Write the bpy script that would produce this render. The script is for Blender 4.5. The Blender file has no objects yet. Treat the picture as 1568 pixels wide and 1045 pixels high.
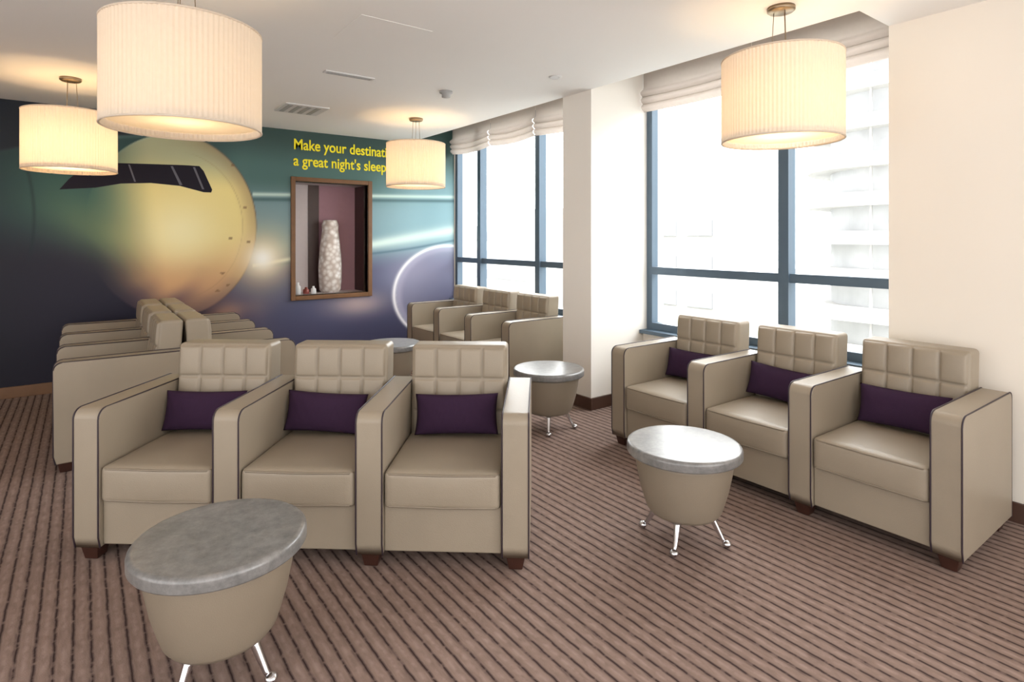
import bpy, bmesh, math, random
from mathutils import Vector, Matrix
random.seed(3)
sc = bpy.context.scene
COL = sc.collection
# room axes: x = towards windows, y = towards mural wall. camera near the origin
YAW = math.radians(36.48)
def W(X, Y):  # camera-aligned plan coords -> room coords
    return (X*math.cos(YAW)+Y*math.sin(YAW), -X*math.sin(YAW)+Y*math.cos(YAW))
CEIL = 2.65
MUR = 6.80
def lin(c):
    c = c/255.0
    return c/12.92 if c <= 0.04045 else ((c+0.055)/1.055)**2.4
def rgb(r, g, b): return (lin(r), lin(g), lin(b), 1.0)

# ---------------- materials ----------------
def new_mat(name):
    m = bpy.data.materials.new(name); m.use_nodes = True
    nt = m.node_tree
    return m, nt, nt.nodes['Principled BSDF'], nt.nodes['Material Output']
def simple(name, col, rough=0.6, metal=0.0, noise=0.0, nscale=20, bump=0.0, bscale=200, spec=None):
    m, nt, p, o = new_mat(name)
    p.inputs['Roughness'].default_value = rough
    p.inputs['Metallic'].default_value = metal
    if spec is not None: p.inputs['Specular IOR Level'].default_value = spec
    tc = nt.nodes.new('ShaderNodeTexCoord')
    n = nt.nodes.new('ShaderNodeTexNoise'); n.inputs['Scale'].default_value = nscale; n.inputs['Detail'].default_value = 4
    nt.links.new(tc.outputs['Object'], n.inputs['Vector'])
    mx = nt.nodes.new('ShaderNodeMix'); mx.data_type = 'RGBA'
    a = tuple(max(0, c*(1-noise)) for c in col[:3])+(1,)
    b = tuple(min(1, c*(1+noise)) for c in col[:3])+(1,)
    mx.inputs[6].default_value = a; mx.inputs[7].default_value = b
    nt.links.new(n.outputs['Fac'], mx.inputs[0])
    nt.links.new(mx.outputs[2], p.inputs['Base Color'])
    if bump > 0:
        n2 = nt.nodes.new('ShaderNodeTexNoise'); n2.inputs['Scale'].default_value = bscale
        nt.links.new(tc.outputs['Object'], n2.inputs['Vector'])
        bp = nt.nodes.new('ShaderNodeBump'); bp.inputs['Strength'].default_value = bump; bp.inputs['Distance'].default_value = 0.002
        nt.links.new(n2.outputs['Fac'], bp.inputs['Height']); nt.links.new(bp.outputs['Normal'], p.inputs['Normal'])
    return m
M_leather = simple('taupe_leather', rgb(151, 139, 122), 0.42, noise=0.08, nscale=5, bump=0.35, bscale=260)
M_leather2 = simple('taupe_leather_table', rgb(134, 122, 106), 0.48, noise=0.06, nscale=6, bump=0.3, bscale=300)
M_pipe = simple('dark_piping', rgb(48, 36, 44), 0.5)
M_legw = simple('dark_wood_leg', rgb(58, 32, 24), 0.4, noise=0.25, nscale=30)
M_pillow = simple('aubergine_fabric', rgb(54, 34, 58), 0.85, noise=0.12, nscale=60, bump=0.4, bscale=500, spec=0.2)
M_wall = simple('cream_paint', rgb(240, 233, 222), 0.8, noise=0.01, nscale=3)
M_column = simple('white_paint', rgb(240, 236, 229), 0.8, noise=0.01, nscale=3)
M_ceil = simple('ceiling_paint', rgb(244, 243, 241), 0.9, noise=0.01, nscale=2)
M_base = simple('skirting_brown', rgb(78, 54, 44), 0.45, noise=0.15, nscale=15)
M_basew = simple('skirting_oak', rgb(120, 86, 58), 0.45, noise=0.15, nscale=15)
M_frame = simple('window_frame_bluegrey', rgb(88, 106, 122), 0.4, metal=0.2)
M_chrome = simple('chrome', (0.72, 0.72, 0.75, 1), 0.16, metal=1.0)
M_brass = simple('brushed_metal', rgb(150, 134, 112), 0.35, metal=0.9)
M_wood = simple('frame_wood', rgb(112, 76, 42), 0.45, noise=0.3, nscale=12)
M_mauve = simple('mauve_wall', rgb(166, 128, 138), 0.8, noise=0.05)
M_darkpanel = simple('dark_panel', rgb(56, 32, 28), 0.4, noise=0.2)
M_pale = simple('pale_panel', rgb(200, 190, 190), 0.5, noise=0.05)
M_white = simple('white_plastic', rgb(215, 215, 215), 0.5)
M_grey = simple('grille_grey', rgb(170, 170, 170), 0.5)
M_yellow = simple('yellow_lettering', rgb(252, 238, 24), 0.5)
M_black = simple('black_paint', rgb(24, 18, 34), 0.5, spec=0.2)
M_red = simple('red_glaze', rgb(130, 60, 50), 0.3)

# stone top
m, nt, p, o = new_mat('grey_stone'); M_stone = m
p.inputs['Roughness'].default_value = 0.30
p.inputs['Specular IOR Level'].default_value = 0.8
tc = nt.nodes.new('ShaderNodeTexCoord')
n = nt.nodes.new('ShaderNodeTexNoise'); n.inputs['Scale'].default_value = 18; n.inputs['Detail'].default_value = 8; n.inputs['Roughness'].default_value = 0.75
nt.links.new(tc.outputs['Object'], n.inputs['Vector'])
cr = nt.nodes.new('ShaderNodeValToRGB')
cr.color_ramp.elements[0].position = 0.3; cr.color_ramp.elements[0].color = rgb(90, 90, 90)
cr.color_ramp.elements[1].position = 0.72; cr.color_ramp.elements[1].color = rgb(144, 142, 140)
nt.links.new(n.outputs['Fac'], cr.inputs[0]); nt.links.new(cr.outputs[0], p.inputs['Base Color'])

# carpet, stripes run along room y
m, nt, p, o = new_mat('striped_carpet'); M_carpet = m
p.inputs['Roughness'].default_value = 0.95; p.inputs['Specular IOR Level'].default_value = 0.15
tc = nt.nodes.new('ShaderNodeTexCoord')
def noise(vec_scale, scale, detail=3):
    mp = nt.nodes.new('ShaderNodeMapping'); mp.inputs['Scale'].default_value = vec_scale
    nt.links.new(tc.outputs['Object'], mp.inputs['Vector'])
    n = nt.nodes.new('ShaderNodeTexNoise'); n.inputs['Scale'].default_value = scale; n.inputs['Detail'].default_value = detail
    nt.links.new(mp.outputs[0], n.inputs['Vector']); return n
def math_(op, a, b=None, c=None):
    q = nt.nodes.new('ShaderNodeMath'); q.operation = op
    for i, v in enumerate((a, b, c)):
        if v is None: continue
        if isinstance(v, (int, float)): q.inputs[i].default_value = v
        else: nt.links.new(v, q.inputs[i])
    return q.outputs[0]
sp = nt.nodes.new('ShaderNodeSeparateXYZ'); nt.links.new(tc.outputs['Object'], sp.inputs[0])
wob = noise((1, 3, 1), 6, 2)
x2 = math_('ADD', sp.outputs[0], math_('MULTIPLY', math_('SUBTRACT', wob.outputs['Fac'], 0.5), 0.008))
def stripe_mask(period, phase, sharp, segscale, segoff, segmin):
    fr = math_('FRACT', math_('ADD', math_('MULTIPLY', x2, 1/period), phase))
    d = math_('ABSOLUTE', math_('SUBTRACT', fr, 0.5))
    s = math_('SUBTRACT', 1.0, math_('SMOOTH_MIN', math_('MULTIPLY', d, sharp), 1.0, 0.1))
    seg = noise(segscale, 3, 3)
    sg = math_('MULTIPLY', math_('SUBTRACT', seg.outputs['Fac'], segoff), 5.0)
    sg = math_('MINIMUM', math_('MAXIMUM', sg, segmin), 1.0)
    return math_('MULTIPLY', math_('MAXIMUM', s, 0), sg)
stripe = stripe_mask(0.052, 0.0, 6.2, (8, 9, 1), 0.27, 0.45)
stripe_b = stripe_mask(0.104, 0.32, 16.0, (5, 5, 1), 0.42, 0.0)
light = stripe_mask(0.052, 0.5, 4.0, (9, 7, 1), 0.40, 0.1)
fine = noise((60, 12, 1), 1.0, 4)
mx = nt.nodes.new('ShaderNodeMix'); mx.data_type = 'RGBA'
mx.inputs[6].default_value = rgb(112, 93, 85); mx.inputs[7].default_value = rgb(153, 132, 122)
nt.links.new(fine.outputs['Fac'], mx.inputs[0])
mxl = nt.nodes.new('ShaderNodeMix'); mxl.data_type = 'RGBA'
mxl.inputs[7].default_value = rgb(172, 151, 142)
nt.links.new(mx.outputs[2], mxl.inputs[6]); nt.links.new(math_('MULTIPLY', light, 0.5), mxl.inputs[0])
mx2 = nt.nodes.new('ShaderNodeMix'); mx2.data_type = 'RGBA'
mx2.inputs[7].default_value = rgb(40, 26, 28)
nt.links.new(mxl.outputs[2], mx2.inputs[6]); nt.links.new(math_('MAXIMUM', stripe, math_('MULTIPLY', stripe_b, 0.5)), mx2.inputs[0])
nt.links.new(mx2.outputs[2], p.inputs['Base Color'])
bp = nt.nodes.new('ShaderNodeBump'); bp.inputs['Strength'].default_value = 0.4; bp.inputs['Distance'].default_value = 0.004
nf = noise((1, 1, 1), 220, 2); nt.links.new(nf.outputs['Fac'], bp.inputs['Height']); nt.links.new(bp.outputs['Normal'], p.inputs['Normal'])

# translucent fabric
def fabric(name, col, trans=0.5):
    m = bpy.data.materials.new(name); m.use_nodes = True; nt = m.node_tree; nt.nodes.clear()
    o = nt.nodes.new('ShaderNodeOutputMaterial'); mixs = nt.nodes.new('ShaderNodeMixShader')
    df = nt.nodes.new('ShaderNodeBsdfDiffuse'); tr = nt.nodes.new('ShaderNodeBsdfTranslucent')
    tc = nt.nodes.new('ShaderNodeTexCoord'); n = nt.nodes.new('ShaderNodeTexNoise'); n.inputs['Scale'].default_value = 40
    nt.links.new(tc.outputs['Object'], n.inputs['Vector'])
    mx = nt.nodes.new('ShaderNodeMix'); mx.data_type = 'RGBA'
    mx.inputs[6].default_value = tuple(c*0.94 for c in col[:3])+(1,); mx.inputs[7].default_value = col
    nt.links.new(n.outputs['Fac'], mx.inputs[0])
    nt.links.new(mx.outputs[2], df.inputs[0]); nt.links.new(mx.outputs[2], tr.inputs[0])
    mixs.inputs[0].default_value = trans
    nt.links.new(df.outputs[0], mixs.inputs[1]); nt.links.new(tr.outputs[0], mixs.inputs[2]); nt.links.new(mixs.outputs[0], o.inputs[0])
    return m
M_shade = fabric('pleated_cream_shade', rgb(238, 226, 210), 0.3)
M_diff = fabric('lamp_diffuser', rgb(252, 246, 232), 0.6)
M_blind = fabric('blind_linen', rgb(206, 195, 186), 0.34)
# glass
m = bpy.data.materials.new('window_glass'); m.use_nodes = True; nt = m.node_tree; nt.nodes.clear(); M_glass = m
o = nt.nodes.new('ShaderNodeOutputMaterial'); ms = nt.nodes.new('ShaderNodeMixShader'); ms.inputs[0].default_value = 0.04
t = nt.nodes.new('ShaderNodeBsdfTransparent'); t.inputs[0].default_value = (0.97, 0.99, 1, 1)
g = nt.nodes.new('ShaderNodeBsdfGlossy'); g.inputs['Roughness'].default_value = 0.02
nt.links.new(t.outputs[0], ms.inputs[1]); nt.links.new(g.outputs[0], ms.inputs[2]); nt.links.new(ms.outputs[0], o.inputs[0])

# ---------------- mesh helpers ----------------
def mesh_from_bm(bm, name, mat, smooth=True):
    me = bpy.data.meshes.new(name); bmesh.ops.recalc_face_normals(bm, faces=bm.faces[:])
    if smooth:
        for f in bm.faces: f.smooth = True
    bm.to_mesh(me); bm.free()
    if mat: me.materials.append(mat)
    return me
def obj(name, me, parent=None, loc=(0, 0, 0), rot=(0, 0, 0), wn=True):
    ob = bpy.data.objects.new(name, me); COL.objects.link(ob)
    ob.location = loc; ob.rotation_euler = rot
    if parent: ob.parent = parent
    if wn and me is not None and hasattr(me, 'polygons'):
        md = ob.modifiers.new('wn', 'WEIGHTED_NORMAL'); md.keep_sharp = True
    return ob
def empty(name, loc=(0, 0, 0), rot=(0, 0, 0)):
    e = bpy.data.objects.new(name, None); COL.objects.link(e); e.location = loc; e.rotation_euler = rot
    e.empty_display_size = 0.1
    return e
def merge(bm, b2):
    me = bpy.data.meshes.new('tmp'); b2.to_mesh(me); b2.free(); bm.from_mesh(me); bpy.data.meshes.remove(me)
def add_box(bm, lo, hi, bev=0.0, seg=2):
    b2 = bmesh.new(); bmesh.ops.create_cube(b2, size=1)
    s = [hi[i]-lo[i] for i in range(3)]; c = [(hi[i]+lo[i])/2 for i in range(3)]
    for v in b2.verts: v.co = Vector((v.co.x*s[0]+c[0], v.co.y*s[1]+c[1], v.co.z*s[2]+c[2]))
    if bev > 0: bmesh.ops.bevel(b2, geom=b2.edges[:], offset=bev, segments=seg, profile=0.5, affect='EDGES')
    merge(bm, b2)
def boxes(name, lst, mat, parent=None, bev=0.0, smooth=False):
    bm = bmesh.new()
    for lo, hi in lst: add_box(bm, lo, hi, bev)
    return obj(name, mesh_from_bm(bm, name, mat, smooth or bev > 0), parent, wn=bev > 0)
def tube(bm, pts, r, n=8, closed=False):
    pts = [Vector(p) for p in pts]; rings = []
    N = len(pts)
    for i, p_ in enumerate(pts):
        a = pts[(i-1) % N] if (closed or i > 0) else p_
        b = pts[(i+1) % N] if (closed or i < N-1) else p_
        t = (b-a).normalized()
        up = Vector((1, 0, 0)) if abs(t.x) < 0.9 else Vector((0, 0, 1))
        u = t.cross(up).normalized(); w = t.cross(u).normalized()
        rr = r[i] if isinstance(r, (list, tuple)) else r
        rings.append([bm.verts.new(p_+u*math.cos(2*math.pi*k/n)*rr+w*math.sin(2*math.pi*k/n)*rr) for k in range(n)])
    for i in range(N if closed else N-1):
        A = rings[i]; B = rings[(i+1) % N]
        for k in range(n):
            bm.faces.new((A[k], A[(k+1) % n], B[(k+1) % n], B[k]))
    if not closed:
        bm.faces.new(rings[0]); bm.faces.new(rings[-1])
def lathe(bm, prof, n=64, cx=0, cy=0, rmod=None):
    rings = []
    for (r, z) in prof:
        ring = []
        for k in range(n):
            a = 2*math.pi*k/n; rr = r*(rmod(a) if rmod else 1)
            ring.append(bm.verts.new((cx+rr*math.cos(a), cy+rr*math.sin(a), z)))
        rings.append(ring)
    for i in range(len(rings)-1):
        for k in range(n):
            bm.faces.new((rings[i][k], rings[i][(k+1) % n], rings[i+1][(k+1) % n], rings[i+1][k]))
    return rings
def extr_yz(bm, pts, x0, x1, bev):
    b2 = bmesh.new()
    A = [b2.verts.new((x0, y, z)) for y, z in pts]; B = [b2.verts.new((x1, y, z)) for y, z in pts]
    n = len(pts); fa = b2.faces.new(A); fb = b2.faces.new(B[::-1])
    for i in range(n): b2.faces.new((A[i], A[(i+1) % n], B[(i+1) % n], B[i]))
    ed = list(set(list(fa.edges)+list(fb.edges)))
    if bev > 0: bmesh.ops.bevel(b2, geom=ed, offset=bev, segments=3, profile=0.5, affect='EDGES')
    merge(bm, b2)
def puffbox(bm, lo, hi, r, crown_top=0.0, crown_front=0.0, n=14):
    b2 = bmesh.new(); bmesh.ops.create_cube(b2, size=2)
    bmesh.ops.subdivide_edges(b2, edges=b2.edges[:], cuts=n, use_grid_fill=True)
    h = [(hi[i]-lo[i])/2 for i in range(3)]; c = [(hi[i]+lo[i])/2 for i in range(3)]
    for v in b2.verts:
        t = [math.copysign(abs(q)**0.6, q) for q in v.co]
        p_ = Vector([t[i]*h[i] for i in range(3)])
        inn = Vector([max(-h[i]+r, min(h[i]-r, p_[i])) for i in range(3)])
        dd = p_-inn
        if dd.length > 1e-9: p_ = inn+dd.normalized()*r
        u, w, q = p_[0]/h[0], p_[1]/h[1], p_[2]/h[2]
        if q > 0: p_.z += crown_top*(1-u*u)*(1-w*w)*q
        if w < 0: p_.y -= crown_front*(1-u*u)*(1-q*q)*(-w)
        v.co = p_+Vector(c)
    merge(bm, b2)

# ---------------- armchair ----------------
PITCH = 0.627; ARM = 0.12; AD = 0.70; AH = 0.67; AZ = 0.06
def arm_prof(inset=0.0):
    R = 0.045; pts = [(0.012, AZ), (0.0, AZ+0.05)]
    for k in range(0, 7):
        a = math.pi/2*k/6
        pts.append((R-R*math.cos(a), AH-R+R*math.sin(a)))
    for k in range(0, 5):
        a = math.pi/2*k/4; R2 = 0.03
        pts.append((AD-R2+R2*math.sin(a), AH-R2+R2*math.cos(a)))
    pts.append((AD, AZ))
    return pts
SZ = -0.014
def build_chair(both):
    P = {}
    xs = [0.0]+([PITCH] if both else [])
    bm = bmesh.new()
    for x in xs: extr_yz(bm, arm_prof(), x, x+ARM, 0.010)
    P['armrests'] = mesh_from_bm(bm, 'armrests', M_leather)
    bm = bmesh.new()
    for x in xs:
        for xe in (x+0.0035, x+ARM-0.0035):
            pr = arm_prof()
            tube(bm, [(xe, y-0.0005 if i < 5 else y, z+(0.0005 if i > 5 else 0)) for i, (y, z) in enumerate(pr)], 0.0035, 6)
    P['piping'] = mesh_from_bm(bm, 'piping', M_pipe)
    bm = bmesh.new()
    x0 = ARM+0.006; x1 = PITCH-0.006
    for z in (0.287+SZ, 0.424+SZ):
        tube(bm, [(x0+0.004, 0.05, z), (x0+0.006, 0.014, z), (x0+0.02, 0.003, z), ((x0+x1)/2, -0.004, z), (x1-0.02, 0.003, z), (x1-0.006, 0.014, z), (x1-0.004, 0.05, z)], 0.0045, 6)
    P['seat_piping'] = mesh_from_bm(bm, 'seat_piping', M_leather2)
    bm = bmesh.new()
    add_box(bm, (ARM, 0.022, AZ+0.01), (PITCH, AD-0.04, 0.28), 0.008)
    P['seat_base'] = mesh_from_bm(bm, 'seat_base', M_leather)
    bm = bmesh.new()
    puffbox(bm, (ARM+0.003, 0.0, 0.275+SZ), (PITCH-0.003, 0.53, 0.435+SZ), 0.022, 0.014, 0.008)
    P['seat_cushion'] = mesh_from_bm(bm, 'seat_cushion', M_leather)
    # back: reclined rounded block with tufted face
    bm = bmesh.new()
    bx0 = ARM+0.004; bx1 = PITCH-0.004; zb = 0.28; zt = 0.862; yb = 0.515; th = 0.145
    b2 = bmesh.new()
    add_box(b2, (bx0, yb, zb), (bx1, yb+th, zt), 0.022, 4)
    nx, nz = 64, 70
    g = {}
    ix0, ix1, iz0, iz1 = bx0+0.008, bx1-0.008, zb+0.01, zt-0.008
    for i in range(nx+1):
        for j in range(nz+1):
            u = i/nx; w = j/nz
            cu = abs(math.sin(math.pi*u*4)); cw = abs(math.sin(math.pi*(1-w)*3.5))
            pf = 0.020*(cu**0.22)*(cw**0.22) if cu*cw > 1e-9 else 0
            ed = min(u*(ix1-ix0), (1-u)*(ix1-ix0), (1-w)*(iz1-iz0))
            back = 0.010*(1-min(1, ed/0.014))**2
            g[i, j] = b2.verts.new((ix0+(ix1-ix0)*u, yb+0.001+back-pf*0.9, iz0+(iz1-iz0)*w))
    for i in range(nx):
        for j in range(nz):
            b2.faces.new((g[i, j], g[i+1, j], g[i+1, j+1], g[i, j+1]))
    for v in b2.verts: v.co.y += (v.co.z-zb)*0.07
    merge(bm, b2)
    P['backrest'] = mesh_from_bm(bm, 'backrest', M_leather)
    bm = bmesh.new()
    for x in xs:
        for y in (0.06, AD-0.06):
            b2 = bmesh.new(); bmesh.ops.create_cube(b2, size=1)
            for v in b2.verts:
                s = 0.082 if v.co.z > 0 else 0.058
                v.co = Vector((x+ARM/2+v.co.x*s, y+v.co.y*s, 0.0 if v.co.z < 0 else AZ+0.004))
            bmesh.ops.bevel(b2, geom=b2.edges[:], offset=0.003, segments=1, affect='EDGES')
            merge(bm, b2)
    P['legs'] = mesh_from_bm(bm, 'legs', M_legw)
    return P
CH = {False: build_chair(False), True: build_chair(True)}

def pillow_mesh():
    bm = bmesh.new(); n = 26; a, b, t = 0.21, 0.10, 0.052
    for side in (-1, 1):
        g = {}
        for i in range(n+1):
            for j in range(n+1):
                u = -1+2*i/n; w = -1+2*j/n
                u = math.copysign(abs(u)**0.8, u); w = math.copysign(abs(w)**0.8, w)
                h = ((1-abs(u)**3.0)*(1-abs(w)**2.4))
                h = max(h, 0)**0.55
                x = a*u*(1-0.05*(1-w*w)); z = b*w*(1-0.07*(1-u*u))
                wr = 0.0015*math.sin(u*23+w*7)*h
                g[i, j] = bm.verts.new((x, side*(t*h)+wr, z))
        for i in range(n):
            for j in range(n): bm.faces.new((g[i, j], g[i+1, j], g[i+1, j+1], g[i, j+1]))
    bmesh.ops.remove_doubles(bm, verts=bm.verts[:], dist=0.0006)
    return mesh_from_bm(bm, 'throw_pillow', M_pillow)
PM = pillow_mesh()

def chair_row(origin, rz, pillows=False, jit=(0, 0, 0)):
    c, s = math.cos(rz), math.sin(rz)
    for i in range(3):
        ox = origin[0]+c*PITCH*i; oy = origin[1]+s*PITCH*i
        e = empty('armchair', (ox, oy, 0), (0, 0, rz))
        for k, me in CH[i == 2].items(): obj(k, me, e)
        if pillows:
            lx = ARM+(PITCH-ARM)/2+jit[i]; ly = 0.452; lz = 0.536
            p_ = obj('throw_pillow', PM, None, (ox+c*lx-s*ly, oy+s*lx+c*ly, lz), wn=False)
            p_.rotation_euler = (Matrix.Rotation(rz+math.radians([2, -2, 1][i]), 3, 'Z') @ Matrix.Rotation(math.radians([0, 2, -1][i]), 3, 'Y') @ Matrix.Rotation(math.radians(-14), 3, 'X')).to_euler()
o1 = W(-1.925, 2.545)
chair_row(o1, math.radians(-2.6)-YAW, True, (-0.045, -0.04, 0.0))
chair_row((2.95, 2.83), math.radians(-90), True, (-0.04, -0.04, -0.01))
chair_row((3.03, 6.14), math.radians(-90))
chair_row((-0.14, 6.42), math.radians(-90))
chair_row((1.27, 4.42), math.radians(90))

# ---------------- side tables ----------------
def side_table(pos, rz):
    e = empty('side_table', (pos[0], pos[1], 0), (0, 0, rz))
    bm = bmesh.new(); R = 0.265; zt = 0.452; th = 0.05
    prof = [(0.0001, zt), (R-0.02, zt), (R-0.008, zt-0.002), (R-0.002, zt-0.008), (R, zt-0.016), (R, zt-th+0.008), (R-0.004, zt-th+0.002), (R-0.012, zt-th), (0.0001, zt-th)]
    lathe(bm, prof, 80); obj('stone_top', mesh_from_bm(bm, 'stone_top', M_stone), e)
    bm = bmesh.new()
    prof = [(0.0001, zt-th+0.001), (0.226, zt-th+0.001), (0.228, zt-th-0.02), (0.219, 0.33), (0.203, 0.25), (0.184, 0.185), (0.172, 0.15), (0.158, 0.132), (0.135, 0.125), (0.0001, 0.125)]
    lathe(bm, prof, 80); obj('tapered_body', mesh_from_bm(bm, 'tapered_body', M_leather2), e)
    bm = bmesh.new()
    for k in range(4):
        a = math.pi/4+k*math.pi/2; cx, cy = math.cos(a), math.sin(a)
        pts = [(cx*0.12, cy*0.12, 0.135), (cx*0.135, cy*0.135, 0.11), (cx*0.175, cy*0.175, 0.035), (cx*0.19, cy*0.19, 0.018)]
        tube(bm, pts, [0.018, 0.015, 0.010, 0.010], 12)
        b2 = bmesh.new(); bmesh.ops.create_uvsphere(b2, u_segments=16, v_segments=10, radius=0.019)
        for v in b2.verts: v.co = Vector((v.co.x*1.1+cx*0.195, v.co.y*1.1+cy*0.195, v.co.z*0.85+0.0165))
        merge(bm, b2)
    obj('chrome_legs', mesh_from_bm(bm, 'chrome_legs', M_chrome), e, wn=False)
side_table(W(-0.955, 1.91), math.radians(-8))
side_table(W(0.815, 2.76), math.radians(-20))
side_table(W(0.274, 4.35), math.radians(5))
side_table(W(-1.116, 5.4), math.radians(5))

# ---------------- pendant lamps ----------------
RS = 0.298; ZB = 1.948; ZT = 2.388
bm = bmesh.new()
lathe(bm, [(RS, ZT), (RS, (ZT+ZB)/2), (RS, ZB)], 480, rmod=lambda a: 1+0.0085*math.cos(a*96))
SH = mesh_from_bm(bm, 'pleated_shade', M_shade)
def torus_ring(bm, R, z, r, n=96):
    tube(bm, [(R*math.cos(2*math.pi*k/n), R*math.sin(2*math.pi*k/n), z) for k in range(n)], r, 6, True)
bm = bmesh.new(); torus_ring(bm, RS, ZB, 0.005); torus_ring(bm, RS, ZT, 0.005); SH_RIM = mesh_from_bm(bm, 'shade_trim', M_shade)
bm = bmesh.new(); lathe(bm, [(0.0001, ZB+0.03), (RS-0.008, ZB+0.03)], 64); SH_DIF = mesh_from_bm(bm, 'diffuser', M_diff)
mb = bpy.data.materials.new('bulb_glow'); mb.use_nodes = True
pb = mb.node_tree.nodes['Principled BSDF']; pb.inputs['Base Color'].default_value = (1, .9, .7, 1)
pb.inputs['Emission Color'].default_value = (1, .8, .5, 1); pb.inputs['Emission Strength'].default_value = 6
bm = bmesh.new(); bmesh.ops.create_uvsphere(bm, u_segments=16, v_segments=12, radius=0.04)
for v in bm.verts: v.co.z += ZT-0.18
SH_BULB = mesh_from_bm(bm, 'bulb', mb)
def pendant(X, Y, power=16, drop=0.0, scale=1.0):
    x, y = W(X, Y); e = empty('pendant_lamp', (x, y, 0))
    bm = bmesh.new()
    lathe(bm, [(0.0001, CEIL-0.0), (0.07, CEIL-0.0), (0.07, CEIL-0.018), (0.06, CEIL-0.026), (0.0001, CEIL-0.026)], 40)
    zt = ZT-drop
    for k in range(3):
        a = 2*math.pi*k/3; tube(bm, [(0.035*math.cos(a), 0.035*math.sin(a), CEIL-0.02), (0.05*math.cos(a), 0.05*math.sin(a), zt-0.03)], 0.0022, 6)
        tube(bm, [(0.0, 0.0, zt-0.03), (RS*scale*math.cos(a), RS*scale*math.sin(a), zt-0.01)], 0.003, 6)
    torus_ring(bm, 0.05, zt-0.03, 0.004, 24)
    tube(bm, [(0, 0, zt-0.03), (0, 0, zt-0.14)], 0.018, 12)
    obj('canopy_and_rods', mesh_from_bm(bm, 'canopy_and_rods', M_brass), e, wn=False)
    for nm, me in (('pleated_shade', SH), ('shade_trim', SH_RIM), ('diffuser', SH_DIF), ('bulb', SH_BULB)):
        q = obj(nm, me, e, (0, 0, -drop), wn=False); q.scale = (scale, scale, 1)
    L = bpy.data.lights.new('bulb_light', 'POINT'); L.energy = power; L.color = (1.0, 0.68, 0.36); L.shadow_soft_size = 0.06
    lo = bpy.data.objects.new('bulb_light', L); COL.objects.link(lo); lo.parent = e; lo.location = (0, 0, zt-0.26)
pendant(-1.465, 2.60, 2.5, 0.04, 1.06)
pendant(-3.395, 4.47, 10, 0.01)
pendant(1.435, 3.10, 5.0, 0.01)
pendant(-0.988, 5.98, 8)

# ---------------- room shell ----------------
XL = -3.6; YB = -2.2; XW = 4.1
boxes('floor', [((XL-0.2, YB, -0.12), (4.3, MUR+0.5, 0.0))], M_carpet)
boxes('ceiling', [((XL-0.2, YB, CEIL), (3.38, MUR+0.2, 3.0)), ((3.38, YB, CEIL), (4.3, 1.411, 3.0)), ((3.38, 1.411, 2.93), (4.3, MUR+0.2, 3.0))], M_ceil)
boxes('wall_right', [((3.76, YB, 0), (4.3, 1.411, CEIL))], M_wall)
boxes('wall_left', [((XL-0.2, 3.2, 0), (XL, MUR, CEIL))], M_wall)
boxes('wall_column', [((3.38, 3.472, 0), (4.3, 3.822, 2.93))], M_column)
boxes('wall_below_windows', [((4.02, 1.411, 0), (4.25, 3.472, 0.58)), ((4.02, 3.822, 0), (4.25, MUR, 0.58))], M_wall)
boxes('trim_sill', [((3.97, 1.411, 0.58), (4.25, 3.472, 0.61)), ((3.97, 3.822, 0.58), (4.25, MUR, 0.61))], M_frame)
boxes('wall_above_windows', [((4.08, 1.411, 2.85), (4.3, 3.472, 2.93)), ((4.08, 3.822, 2.85), (4.3, MUR, 2.93))], M_wall)
NA0, NA1, NZ0, NZ1 = 1.95, 2.82, 0.76, 2.07
boxes('wall_mural', [((XL, MUR, 0), (NA0, MUR+0.12, 2.93)), ((NA1, MUR, 0), (4.3, MUR+0.12, 2.93)),
                     ((NA0, MUR, 0), (NA1, MUR+0.12, NZ0)), ((NA0, MUR, NZ1), (NA1, MUR+0.12, 2.93))], M_wall)
boxes('baseboard_right', [((3.742, YB, 0), (3.76, 1.411, 0.10))], M_base, bev=0.004)
boxes('baseboard_column', [((3.362, 3.454, 0), (3.38, 3.84, 0.10)), ((3.38, 3.454, 0), (4.02, 3.472, 0.10)), ((3.38, 3.822, 0), (4.02, 3.84, 0.10))], M_base, bev=0.004)
boxes('baseboard_window', [((4.0, 1.411, 0), (4.02, 3.454, 0.10)), ((4.0, 3.84, 0), (4.02, MUR-0.02, 0.10))], M_base, bev=0.004)
boxes('baseboard_mural', [((XL, MUR-0.02, 0), (4.0, MUR, 0.10))], M_basew, bev=0.004)

# windows
def window(idx, y0, y1, mull):
    e = empty('window_%d' % idx)
    fr = []
    x0, x1 = XW-0.03, XW+0.05; z0, z1 = 0.61, 2.85
    fr += [((x0, y0, z0), (x1, y0+0.06, z1)), ((x0, y1-0.06, z0), (x1, y1, z1)), ((x0, y0+0.06, z0), (x1, y1-0.06, z0+0.06)), ((x0, y0+0.06, z1-0.06), (x1, y1-0.06, z1))]
    ys = [y0+0.06]
    for mm in mull:
        fr.append(((x0-0.02, mm-0.038, z0+0.06), (x1, mm+0.038, z1-0.06))); ys += [mm-0.038, mm+0.038]
    ys.append(y1-0.06)
    for i in range(0, len(ys), 2):
        fr.append(((x0, ys[i], 1.10), (x1, ys[i+1], 1.165)))
    boxes('frame', fr, M_frame, e)
    boxes('glass', [((XW+0.005, y0+0.03, z0+0.03), (XW+0.011, y1-0.03, z1-0.03))], M_glass, e)
window(1, 1.411, 3.472, [2.2])
window(2, 3.822, MUR, [5.01, 6.19])
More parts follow.
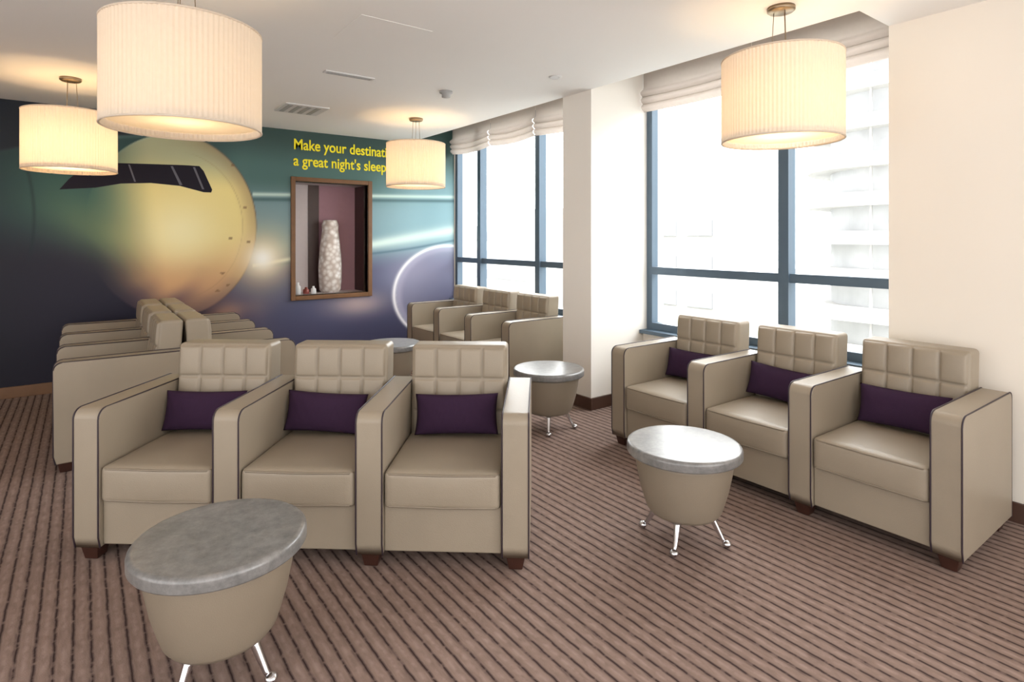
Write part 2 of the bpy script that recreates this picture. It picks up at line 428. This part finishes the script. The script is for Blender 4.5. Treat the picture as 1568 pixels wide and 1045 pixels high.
# roman blinds
def blind(y0, y1, zb=2.54, sag0=0.012):
    bm = bmesh.new(); prof = []
    z = 2.92; prof.append((0.0, z)); prof.append((0.0, zb+0.22))
    for f in range(3):
        for k in range(9):
            a = math.pi*k/8
            prof.append((-0.035*math.sin(a)-0.012*(2-f)*0.4, zb+0.20-0.062*f-0.07*k/8))
    prof.append((0.0, zb))
    N = 30; rows = []
    for i in range(N+1):
        y = y0+(y1-y0)*i/N; sag = sag0*math.sin(math.pi*i/N)
        rows.append([bm.verts.new((4.02+q[0], y, q[1]-sag*(1 if j > 1 else 0))) for j, q in enumerate(prof)])
    for i in range(N):
        for j in range(len(prof)-1): bm.faces.new((rows[i][j], rows[i][j+1], rows[i+1][j+1], rows[i+1][j]))
    obj('roman_blind', mesh_from_bm(bm, 'roman_blind', M_blind), None, wn=False)
blind(1.42, 2.425); blind(2.43, 3.465); blind(3.83, 4.998, 2.55, 0.03); blind(5.002, 5.878, 2.55, 0.03); blind(5.882, 6.79, 2.55, 0.03)

# ---------------- mural ----------------
def sst(x, a, b):
    t = max(0, min(1, (x-a)/(b-a))); return t*t*(3-2*t)
def mixc(a, b, t): return tuple(a[i]+(b[i]-a[i])*t for i in range(3))
def mural_col(a, z):
    n1 = math.sin(a*2.1+z*1.3)*math.sin(z*2.7-a*1.1); n2 = math.sin(a*9+2*math.sin(z*5))*math.sin(z*11+2*math.sin(a*4))
    sky = mixc((28, 36, 46), (20, 27, 38), sst(z, 2.2, 2.6))
    top = 2.46-0.16*max(0, 0.8-a)**1.6
    F = mixc((30, 28, 46), (56, 96, 90), sst(z, 1.15, 1.75))
    F = mixc(F, (46, 76, 78), sst(z, 2.0, 2.4))
    F = mixc(F, (110, 134, 100), math.exp(-((a-0.2)/0.45)**2-((z-1.5+0.45*(a-0.1))/0.26)**2)*0.8)
    F = mixc(F, (15, 16, 28), (1-sst(a, -1.25, -0.05))*0.9)
    for cc in (-0.35, -0.75):
        xx = cc-0.25*(z-1.6)**2
        F = mixc(F, (20, 40, 46), math.exp(-((a-xx)/0.012)**2)*0.5*sst(z, 1.1, 1.4))
    L = mixc(F, sky, sst(z, top-0.02, top+0.02))
    L = mixc(L, (104, 140, 138), math.exp(-((z-top)/0.018)**2)*0.5*sst(a, -0.8, 0.3))
    R = mixc((78, 82, 110), (118, 148, 156), sst(z, 1.0, 1.35))
    R = mixc(R, (78, 112, 110), sst(z, 1.75, 2.1))
    R = mixc(R, (56, 80, 78), sst(z, 2.2, 2.6))
    R = mixc(R, (140, 178, 188), sst(a, 2.6, 3.6)*sst(z, 1.1, 1.4)*(1-sst(z, 2.0, 2.5))*0.8)
    R = mixc(R, (54, 52, 78), (1-sst(z, 0.2, 0.9))*0.6)
    g = math.exp(-((a-2.7)/0.35)**2-((z-0.62)/0.14)**2); R = mixc(R, (206, 180, 172), g*0.7)
    g = math.exp(-((a-3.5)/0.5)**2-((z-0.95)/0.3)**2); R = mixc(R, (160, 160, 184), g*0.8)
    c = mixc(L, R, sst(a, 0.95, 1.4))
    # aircraft nose
    e = ((a-0.78)/0.76)**2+((z-1.55)/0.93)**2
    D = mixc((240, 224, 152), (178, 184, 150), sst(z, 1.9, 2.3))
    D = mixc((206, 162, 118), D, sst(z, 0.95, 1.5))
    D = mixc((104, 80, 88), D, sst(z+0.10*n2, 0.62, 1.08))
    D = mixc(D, (255, 247, 196), math.exp(-((a-0.80)/0.34)**2-((z-1.48)/0.30)**2)*0.9)
    D = mixc(D, (150, 126, 96), sst(e, 0.55, 1.0)*0.55*sst(a, 0.5, 1.1))
    for cc in (0.66,):
        D = mixc(D, (140, 114, 80), math.exp(-((e-cc)/0.010)**2)*0.25*sst(a, 0.8, 1.1))
    D = mixc(D, (48, 36, 44), math.exp(-((e-1.0)/0.025)**2)*0.6*sst(a, 0.8, 1.3))
    D = mixc(D, (170, 196, 190), math.exp(-((e-1.0)/0.03)**2)*0.4*(1-sst(a, 0.7, 1.0))*sst(z, 2.0, 2.3))
    left = sst(a+0.12*(z-1.5), 0.02, 0.66)
    mk = (1-sst(e, 0.985, 1.015))*left
    c = mixc(c, D, mk)
    g = math.exp(-((a-1.25)/0.3)**2-((z-0.62)/0.2)**2); c = mixc(c, mixc((104, 82, 96), (196, 146, 118), 0.5+0.5*n2), g*0.7)
    # wing streaks
    if a > 1.5:
        zz = 1.90+(a-1.5)*0.03
        c = mixc(c, (206, 230, 222), math.exp(-((z-zz)/0.022)**2)*0.9)
        c = mixc(c, (46, 78, 82), math.exp(-((z-zz+0.055)/0.02)**2)*0.6)
        zz = 1.12+(a-1.5)*0.16; w = 0.02+0.05*sst(a, 1.6, 3.6)
        c = mixc(c, (212, 232, 224), math.exp(-((z-zz)/w)**2)*0.9)
        c = mixc(c, (66, 98, 114), math.exp(-((z-zz+w*2)/0.015)**2)*0.6)
    # engine cowling ring
    dx, dz = (a-3.95)/0.78, (z-0.70)/0.62
    rr = math.sqrt(dx*dx+dz*dz)
    if rr < 0.96: c = mixc(c, mixc((96, 96, 122), (150, 148, 172), rr), 0.65)
    c = mixc(c, (176, 172, 196), math.exp(-((rr-0.92)/0.06)**2)*0.6)
    c = mixc(c, (246, 244, 248), math.exp(-((rr-1)/0.034)**2)*0.97)
    # glow
    dd = math.hypot(a-1.6, z-1.2)
    c = mixc(c, (250, 222, 166), math.exp(-(dd/0.32)**2)*0.85)
    c = mixc(c, (255, 254, 246), math.exp(-(dd/0.15)**2))
    for (ra, rz_) in ((1.28, 1.42), (1.46, 1.38), (1.2, 1.05), (1.25, 0.92), (1.15, 0.86), (1.42, 1.75), (1.3, 2.2)):
        q = math.hypot(a-ra, (z-rz_)*1.4)
        if q < 0.020: c = mixc(c, (120, 90, 60), 0.6)
    k = 1+0.04*n1
    return tuple(lin(max(0, min(255, v*k))) for v in c)
A0, A1, Z0, Z1 = XL, 4.05, 0.10, CEIL+0.28
NXm, NZm = 640, 220
me = bpy.data.meshes.new('mural_panel')
vs = [(A0+(A1-A0)*i/NXm, MUR-0.004, Z0+(Z1-Z0)*j/NZm) for j in range(NZm+1) for i in range(NXm+1)]
fs = []
for j in range(NZm):
    for i in range(NXm):
        ca = A0+(A1-A0)*(i+.5)/NXm; cz = Z0+(Z1-Z0)*(j+.5)/NZm
        if NA0 < ca < NA1 and NZ0 < cz < NZ1: continue
        q = j*(NXm+1)+i; fs.append((q, q+1, q+NXm+2, q+NXm+1))
me.from_pydata(vs, [], fs)
ca = me.color_attributes.new('paint', 'FLOAT_COLOR', 'POINT')
buf = []
for v in vs: buf.extend(mural_col(v[0], v[2])+(1.0,))
ca.data.foreach_set('color', buf)
m, nt, p, o = new_mat('mural_print'); p.inputs['Roughness'].default_value = 0.5; p.inputs['Specular IOR Level'].default_value = 0.3
at = nt.nodes.new('ShaderNodeVertexColor'); at.layer_name = 'paint'
nt.links.new(at.outputs['Color'], p.inputs['Base Color'])
me.materials.append(m)
mural = empty('wall_mural_artwork')
mo = obj('mural_panel', me, mural, wn=False)
pts = [(-0.17, 1.87), (-0.10, 1.97), (0.02, 2.10), (0.10, 2.14), (0.45, 2.155), (0.85, 2.17), (0.98, 2.17), (1.02, 2.12), (1.10, 1.93), (1.09, 1.90), (1.02, 1.90), (0.8, 1.955), (0.55, 1.97), (0.3, 1.95), (0.1, 1.90)]
bm = bmesh.new(); bm.faces.new([bm.verts.new((a, MUR-0.006, z)) for a, z in pts]); obj('painted_cockpit_windows', mesh_from_bm(bm, 'band', M_black, False), mural, wn=False)
M_gl = simple('painted_highlight', rgb(92, 92, 104), 0.4)
bm = bmesh.new()
for q in ([(0.72, 2.15), (0.74, 2.152), (0.825, 1.965), (0.80, 1.962)], [(0.92, 2.155), (0.94, 2.155), (1.025, 1.93), (1.005, 1.93)], [(0.36, 2.14), (0.375, 2.14), (0.425, 1.975), (0.41, 1.975)]):
    f = bm.faces.new([bm.verts.new((a, MUR-0.0075, z)) for a, z in q])
obj('painted_pane_lines', mesh_from_bm(bm, 'pane', M_gl, False), mural, wn=False)
sign = empty('wall_lettering_sign')
def letter(txt, a, z, size, sx):
    cu = bpy.data.curves.new('t', 'FONT'); cu.body = txt; cu.size = size; cu.extrude = 0.002; cu.space_character = 1.0; cu.offset = 0.0025
    t = bpy.data.objects.new('t', cu); COL.objects.link(t)
    bpy.context.view_layer.update()
    me = bpy.data.meshes.new_from_object(t.evaluated_get(bpy.context.evaluated_depsgraph_get()))
    bpy.data.objects.remove(t); me.materials.clear(); me.materials.append(M_yellow)
    ob = obj('lettering', me, sign, (a, MUR-0.008, z), (math.radians(90), 0, 0), wn=False); ob.scale = (sx, 1, 1)
letter('Make your destination', 1.93, 2.435, 0.172, 0.83)
letter("a great night's sleep", 1.93, 2.25, 0.172, 0.83)

# niche with vase
e = empty('display_niche')
D = 0.42
fw = 0.05
boxes('frame', [((NA0-fw, MUR-0.03, NZ0-fw), (NA0, MUR+0.1, NZ1+fw)), ((NA1, MUR-0.03, NZ0-fw), (NA1+fw, MUR+0.1, NZ1+fw)),
                ((NA0, MUR-0.03, NZ1), (NA1, MUR+0.1, NZ1+fw)), ((NA0, MUR-0.03, NZ0-fw), (NA1, MUR+0.1, NZ0))], M_wood, e, bev=0.004)
boxes('back_panel', [((NA0-.1, MUR+D, NZ0-.1), (NA1+.1, MUR+D+0.03, NZ1+.1))], M_mauve, e)
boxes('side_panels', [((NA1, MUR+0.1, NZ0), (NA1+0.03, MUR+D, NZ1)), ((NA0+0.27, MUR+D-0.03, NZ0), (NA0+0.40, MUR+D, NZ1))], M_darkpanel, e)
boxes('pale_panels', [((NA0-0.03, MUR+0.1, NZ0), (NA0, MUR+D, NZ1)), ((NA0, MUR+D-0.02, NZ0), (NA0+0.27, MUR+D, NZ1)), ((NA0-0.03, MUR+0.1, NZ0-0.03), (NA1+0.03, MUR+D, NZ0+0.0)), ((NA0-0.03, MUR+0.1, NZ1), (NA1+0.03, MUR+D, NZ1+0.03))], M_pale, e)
m, nt, p, o = new_mat('patterned_ceramic'); M_vase = m; p.inputs['Roughness'].default_value = 0.35
tc = nt.nodes.new('ShaderNodeTexCoord'); n = nt.nodes.new('ShaderNodeTexVoronoi'); n.inputs['Scale'].default_value = 18
nt.links.new(tc.outputs['Object'], n.inputs['Vector']); cr = nt.nodes.new('ShaderNodeValToRGB')
cr.color_ramp.elements[0].color = rgb(255, 253, 250); cr.color_ramp.elements[1].color = rgb(190, 176, 166); cr.color_ramp.elements[1].position = 0.7
nt.links.new(n.outputs['Distance'], cr.inputs[0]); nt.links.new(cr.outputs[0], p.inputs['Base Color'])
bm = bmesh.new()
lathe(bm, [(0.0001, 0), (0.10, 0), (0.125, 0.03), (0.135, 0.15), (0.138, 0.30), (0.130, 0.45), (0.118, 0.58), (0.105, 0.68), (0.095, 0.76), (0.10, 0.82), (0.085, 0.86), (0.08, 0.88), (0.07, 0.88), (0.07, 0.82), (0.0001, 0.82)], 40, rmod=lambda a: 1+0.02*math.sin(5*a))
obj('vase', mesh_from_bm(bm, 'vase', M_vase), None, (2.45, MUR+0.265, NZ0), wn=False)
def jar(x, y, r, h, mat):
    bm = bmesh.new(); lathe(bm, [(0.0001, 0), (r, 0), (r*1.05, h*0.3), (r, h*0.65), (r*0.45, h*0.8), (r*0.45, h), (0.0001, h)], 24)
    obj('small_jar', mesh_from_bm(bm, 'small_jar', mat), None, (x, y, NZ0), wn=False)
jar(2.03, MUR+0.17, 0.035, 0.14, M_white); jar(2.13, MUR+0.18, 0.035, 0.08, M_red); jar(2.21, MUR+0.16, 0.03, 0.09, M_white)

# ---------------- ceiling fittings ----------------
x, y = W(-1.225, 4.38)
e = empty('ceiling_linear_grille', (x, y, 0))
boxes('frame', [((-0.19, -0.035, CEIL-0.008), (0.19, 0.035, CEIL+0.002))], M_white, e)
boxes('slots', [((-0.17, -0.022, CEIL-0.011), (0.17, -0.006, CEIL-0.007)), ((-0.17, 0.006, CEIL-0.011), (0.17, 0.022, CEIL-0.007))], M_grey, e)
x, y = W(-2.0, 5.53)
e = empty('ceiling_air_diffuser', (x, y, 0))
boxes('frame', [((-0.2, -0.2, CEIL-0.010), (0.2, 0.2, CEIL+0.002))], M_white, e, bev=0.003)
boxes('louvres', [((-0.165+0.085*k, -0.165, CEIL-0.014), (-0.125+0.085*k, 0.165, CEIL-0.009)) for k in range(4)], M_grey, e)
x, y = W(-0.553, 4.87)
bm = bmesh.new(); lathe(bm, [(0.0001, CEIL), (0.055, CEIL), (0.055, CEIL-0.015), (0.035, CEIL-0.025), (0.035, CEIL-0.05), (0.0001, CEIL-0.055)], 32)
obj('smoke_detector', mesh_from_bm(bm, 'smoke_detector', M_grey), None, (x, y, 0), wn=False)
x, y = W(0.33, 4.43)
bm = bmesh.new(); lathe(bm, [(0.0001, CEIL-0.004), (0.03, CEIL-0.004), (0.045, CEIL-0.008), (0.05, CEIL)], 32)
obj('recessed_downlight', mesh_from_bm(bm, 'recessed_downlight', M_white), None, (x, y, 0), wn=False)
x, y = W(-0.78, 3.5)
boxes('ceiling_access_panel', [((x-0.22, y-0.22, CEIL-0.002), (x+0.22, y+0.22, CEIL+0.001))], M_ceil)

# ---------------- outside ----------------
M_conc = simple('outside_white_concrete', rgb(190, 189, 187), 0.8, noise=0.05, nscale=1)
M_gap = simple('outside_shaded_deck', rgb(186, 187, 189), 0.8, noise=0.3, nscale=0.6)
M_ground = simple('outside_ground', rgb(165, 165, 162), 0.9, noise=0.1, nscale=0.3)
M_blue = simple('outside_hazed_glazing', rgb(152, 155, 159), 0.7, noise=0.12, nscale=1, spec=0.05)  # distance haze put into the colour: panes paled towards the facade tone
M_green = simple('outside_hedge', rgb(150, 154, 110), 0.9, noise=0.3, nscale=2)
boxes('outside_ground', [((5, -60, -5.2), (120, 140, -5.0))], M_ground)
e = empty('parking_garage')
lv = [(-4.9+2.0*k) for k in range(9)]
def curved_slab(bm, z0, z1, off):
    pts = []
    for k in range(25):
        a = math.pi/2*k/24
        pts.append((32-off+6-6*math.cos(a), 14.0+4*math.sin(a)+off))
    pts = [(32-off, -25)]+pts+[(60, 18+off), (60, -25)]
    A = [bm.verts.new((x, y, z0)) for x, y in pts]; B = [bm.verts.new((x, y, z1)) for x, y in pts]
    bm.faces.new(A[::-1]); bm.faces.new(B)
    for i in range(len(pts)): bm.faces.new((A[i], A[(i+1) % len(pts)], B[(i+1) % len(pts)], B[i]))
bm = bmesh.new()
for z in lv: curved_slab(bm, z, z+0.70, 0)
obj('decks', mesh_from_bm(bm, 'decks', M_conc, False), e, wn=False)
bm = bmesh.new(); curved_slab(bm, -5, lv[-1], -0.9); obj('core', mesh_from_bm(bm, 'core', M_gap, False), e, wn=False)
rl = []
for z in lv:
    for k in range(18): rl.append(((32.3, -16+1.7*k, z+0.70), (32.42, -15.9+1.7*k, z+2.0)))
boxes('posts', rl, M_conc, e)
e = empty('office_building')
boxes('facade', [((36, 24, -5), (37, 34, 5)), ((40, 36, -5), (60, 80, 3.0)), ((26, 30, -5), (34, 33, 3.5))], M_conc, e)
bb = []
for k in range(4):
    for j in range(3):
        bb.append(((35.9, 24.7+3.1*j, -3.6+2.6*k), (36.0, 26.9+3.1*j, -2.5+2.6*k)))
for k in range(3):
    bb.append(((39.9, 37, -3.4+2.3*k), (40.0, 79, -2.4+2.3*k)))
boxes('glazing', bb[:12-3]+bb[12:], M_blue, e)
boxes('hedge', [((24, 14, -5), (26, 26, -3.0))], M_green)

# ---------------- light ----------------
# hazy sky, brighter towards the window side of the building
w = bpy.data.worlds.new('World'); sc.world = w; w.use_nodes = True
nt = w.node_tree; bg = nt.nodes['Background']; bg.inputs[0].default_value = (1.0, 0.985, 0.965, 1)
tc = nt.nodes.new('ShaderNodeTexCoord'); dt = nt.nodes.new('ShaderNodeVectorMath'); dt.operation = 'DOT_PRODUCT'
dt.inputs[1].default_value = Vector((1, 0.25, 0.25)).normalized()
nt.links.new(tc.outputs['Generated'], dt.inputs[0])
mr = nt.nodes.new('ShaderNodeMapRange'); mr.interpolation_type = 'SMOOTHSTEP'
mr.inputs[1].default_value = -0.1; mr.inputs[2].default_value = 0.8; mr.inputs[3].default_value = 2.9; mr.inputs[4].default_value = 11.5
nt.links.new(dt.outputs['Value'], mr.inputs[0]); nt.links.new(mr.outputs[0], bg.inputs[1])
S = bpy.data.lights.new('sun', 'SUN'); S.energy = 9.0; S.angle = math.radians(3); S.color = (1, 0.97, 0.92)
so = bpy.data.objects.new('sun', S); COL.objects.link(so)
so.rotation_euler = Vector((0.45, 0.15, -0.7)).to_track_quat('-Z', 'Y').to_euler()

# ---------------- camera ----------------
cam = bpy.data.cameras.new('Camera'); co = bpy.data.objects.new('Camera', cam); COL.objects.link(co)
cam.sensor_width = 36; cam.lens = 36*890/1568; cam.shift_y = -157.5/1568; cam.clip_end = 300; cam.clip_start = 0.05
co.location = (0, 0, 1.42); co.rotation_euler = (math.radians(90), 0, -YAW)
sc.camera = co
sc.view_settings.view_transform = 'Standard'
sc.view_settings.look = 'None'
sc.view_settings.exposure = 0.0
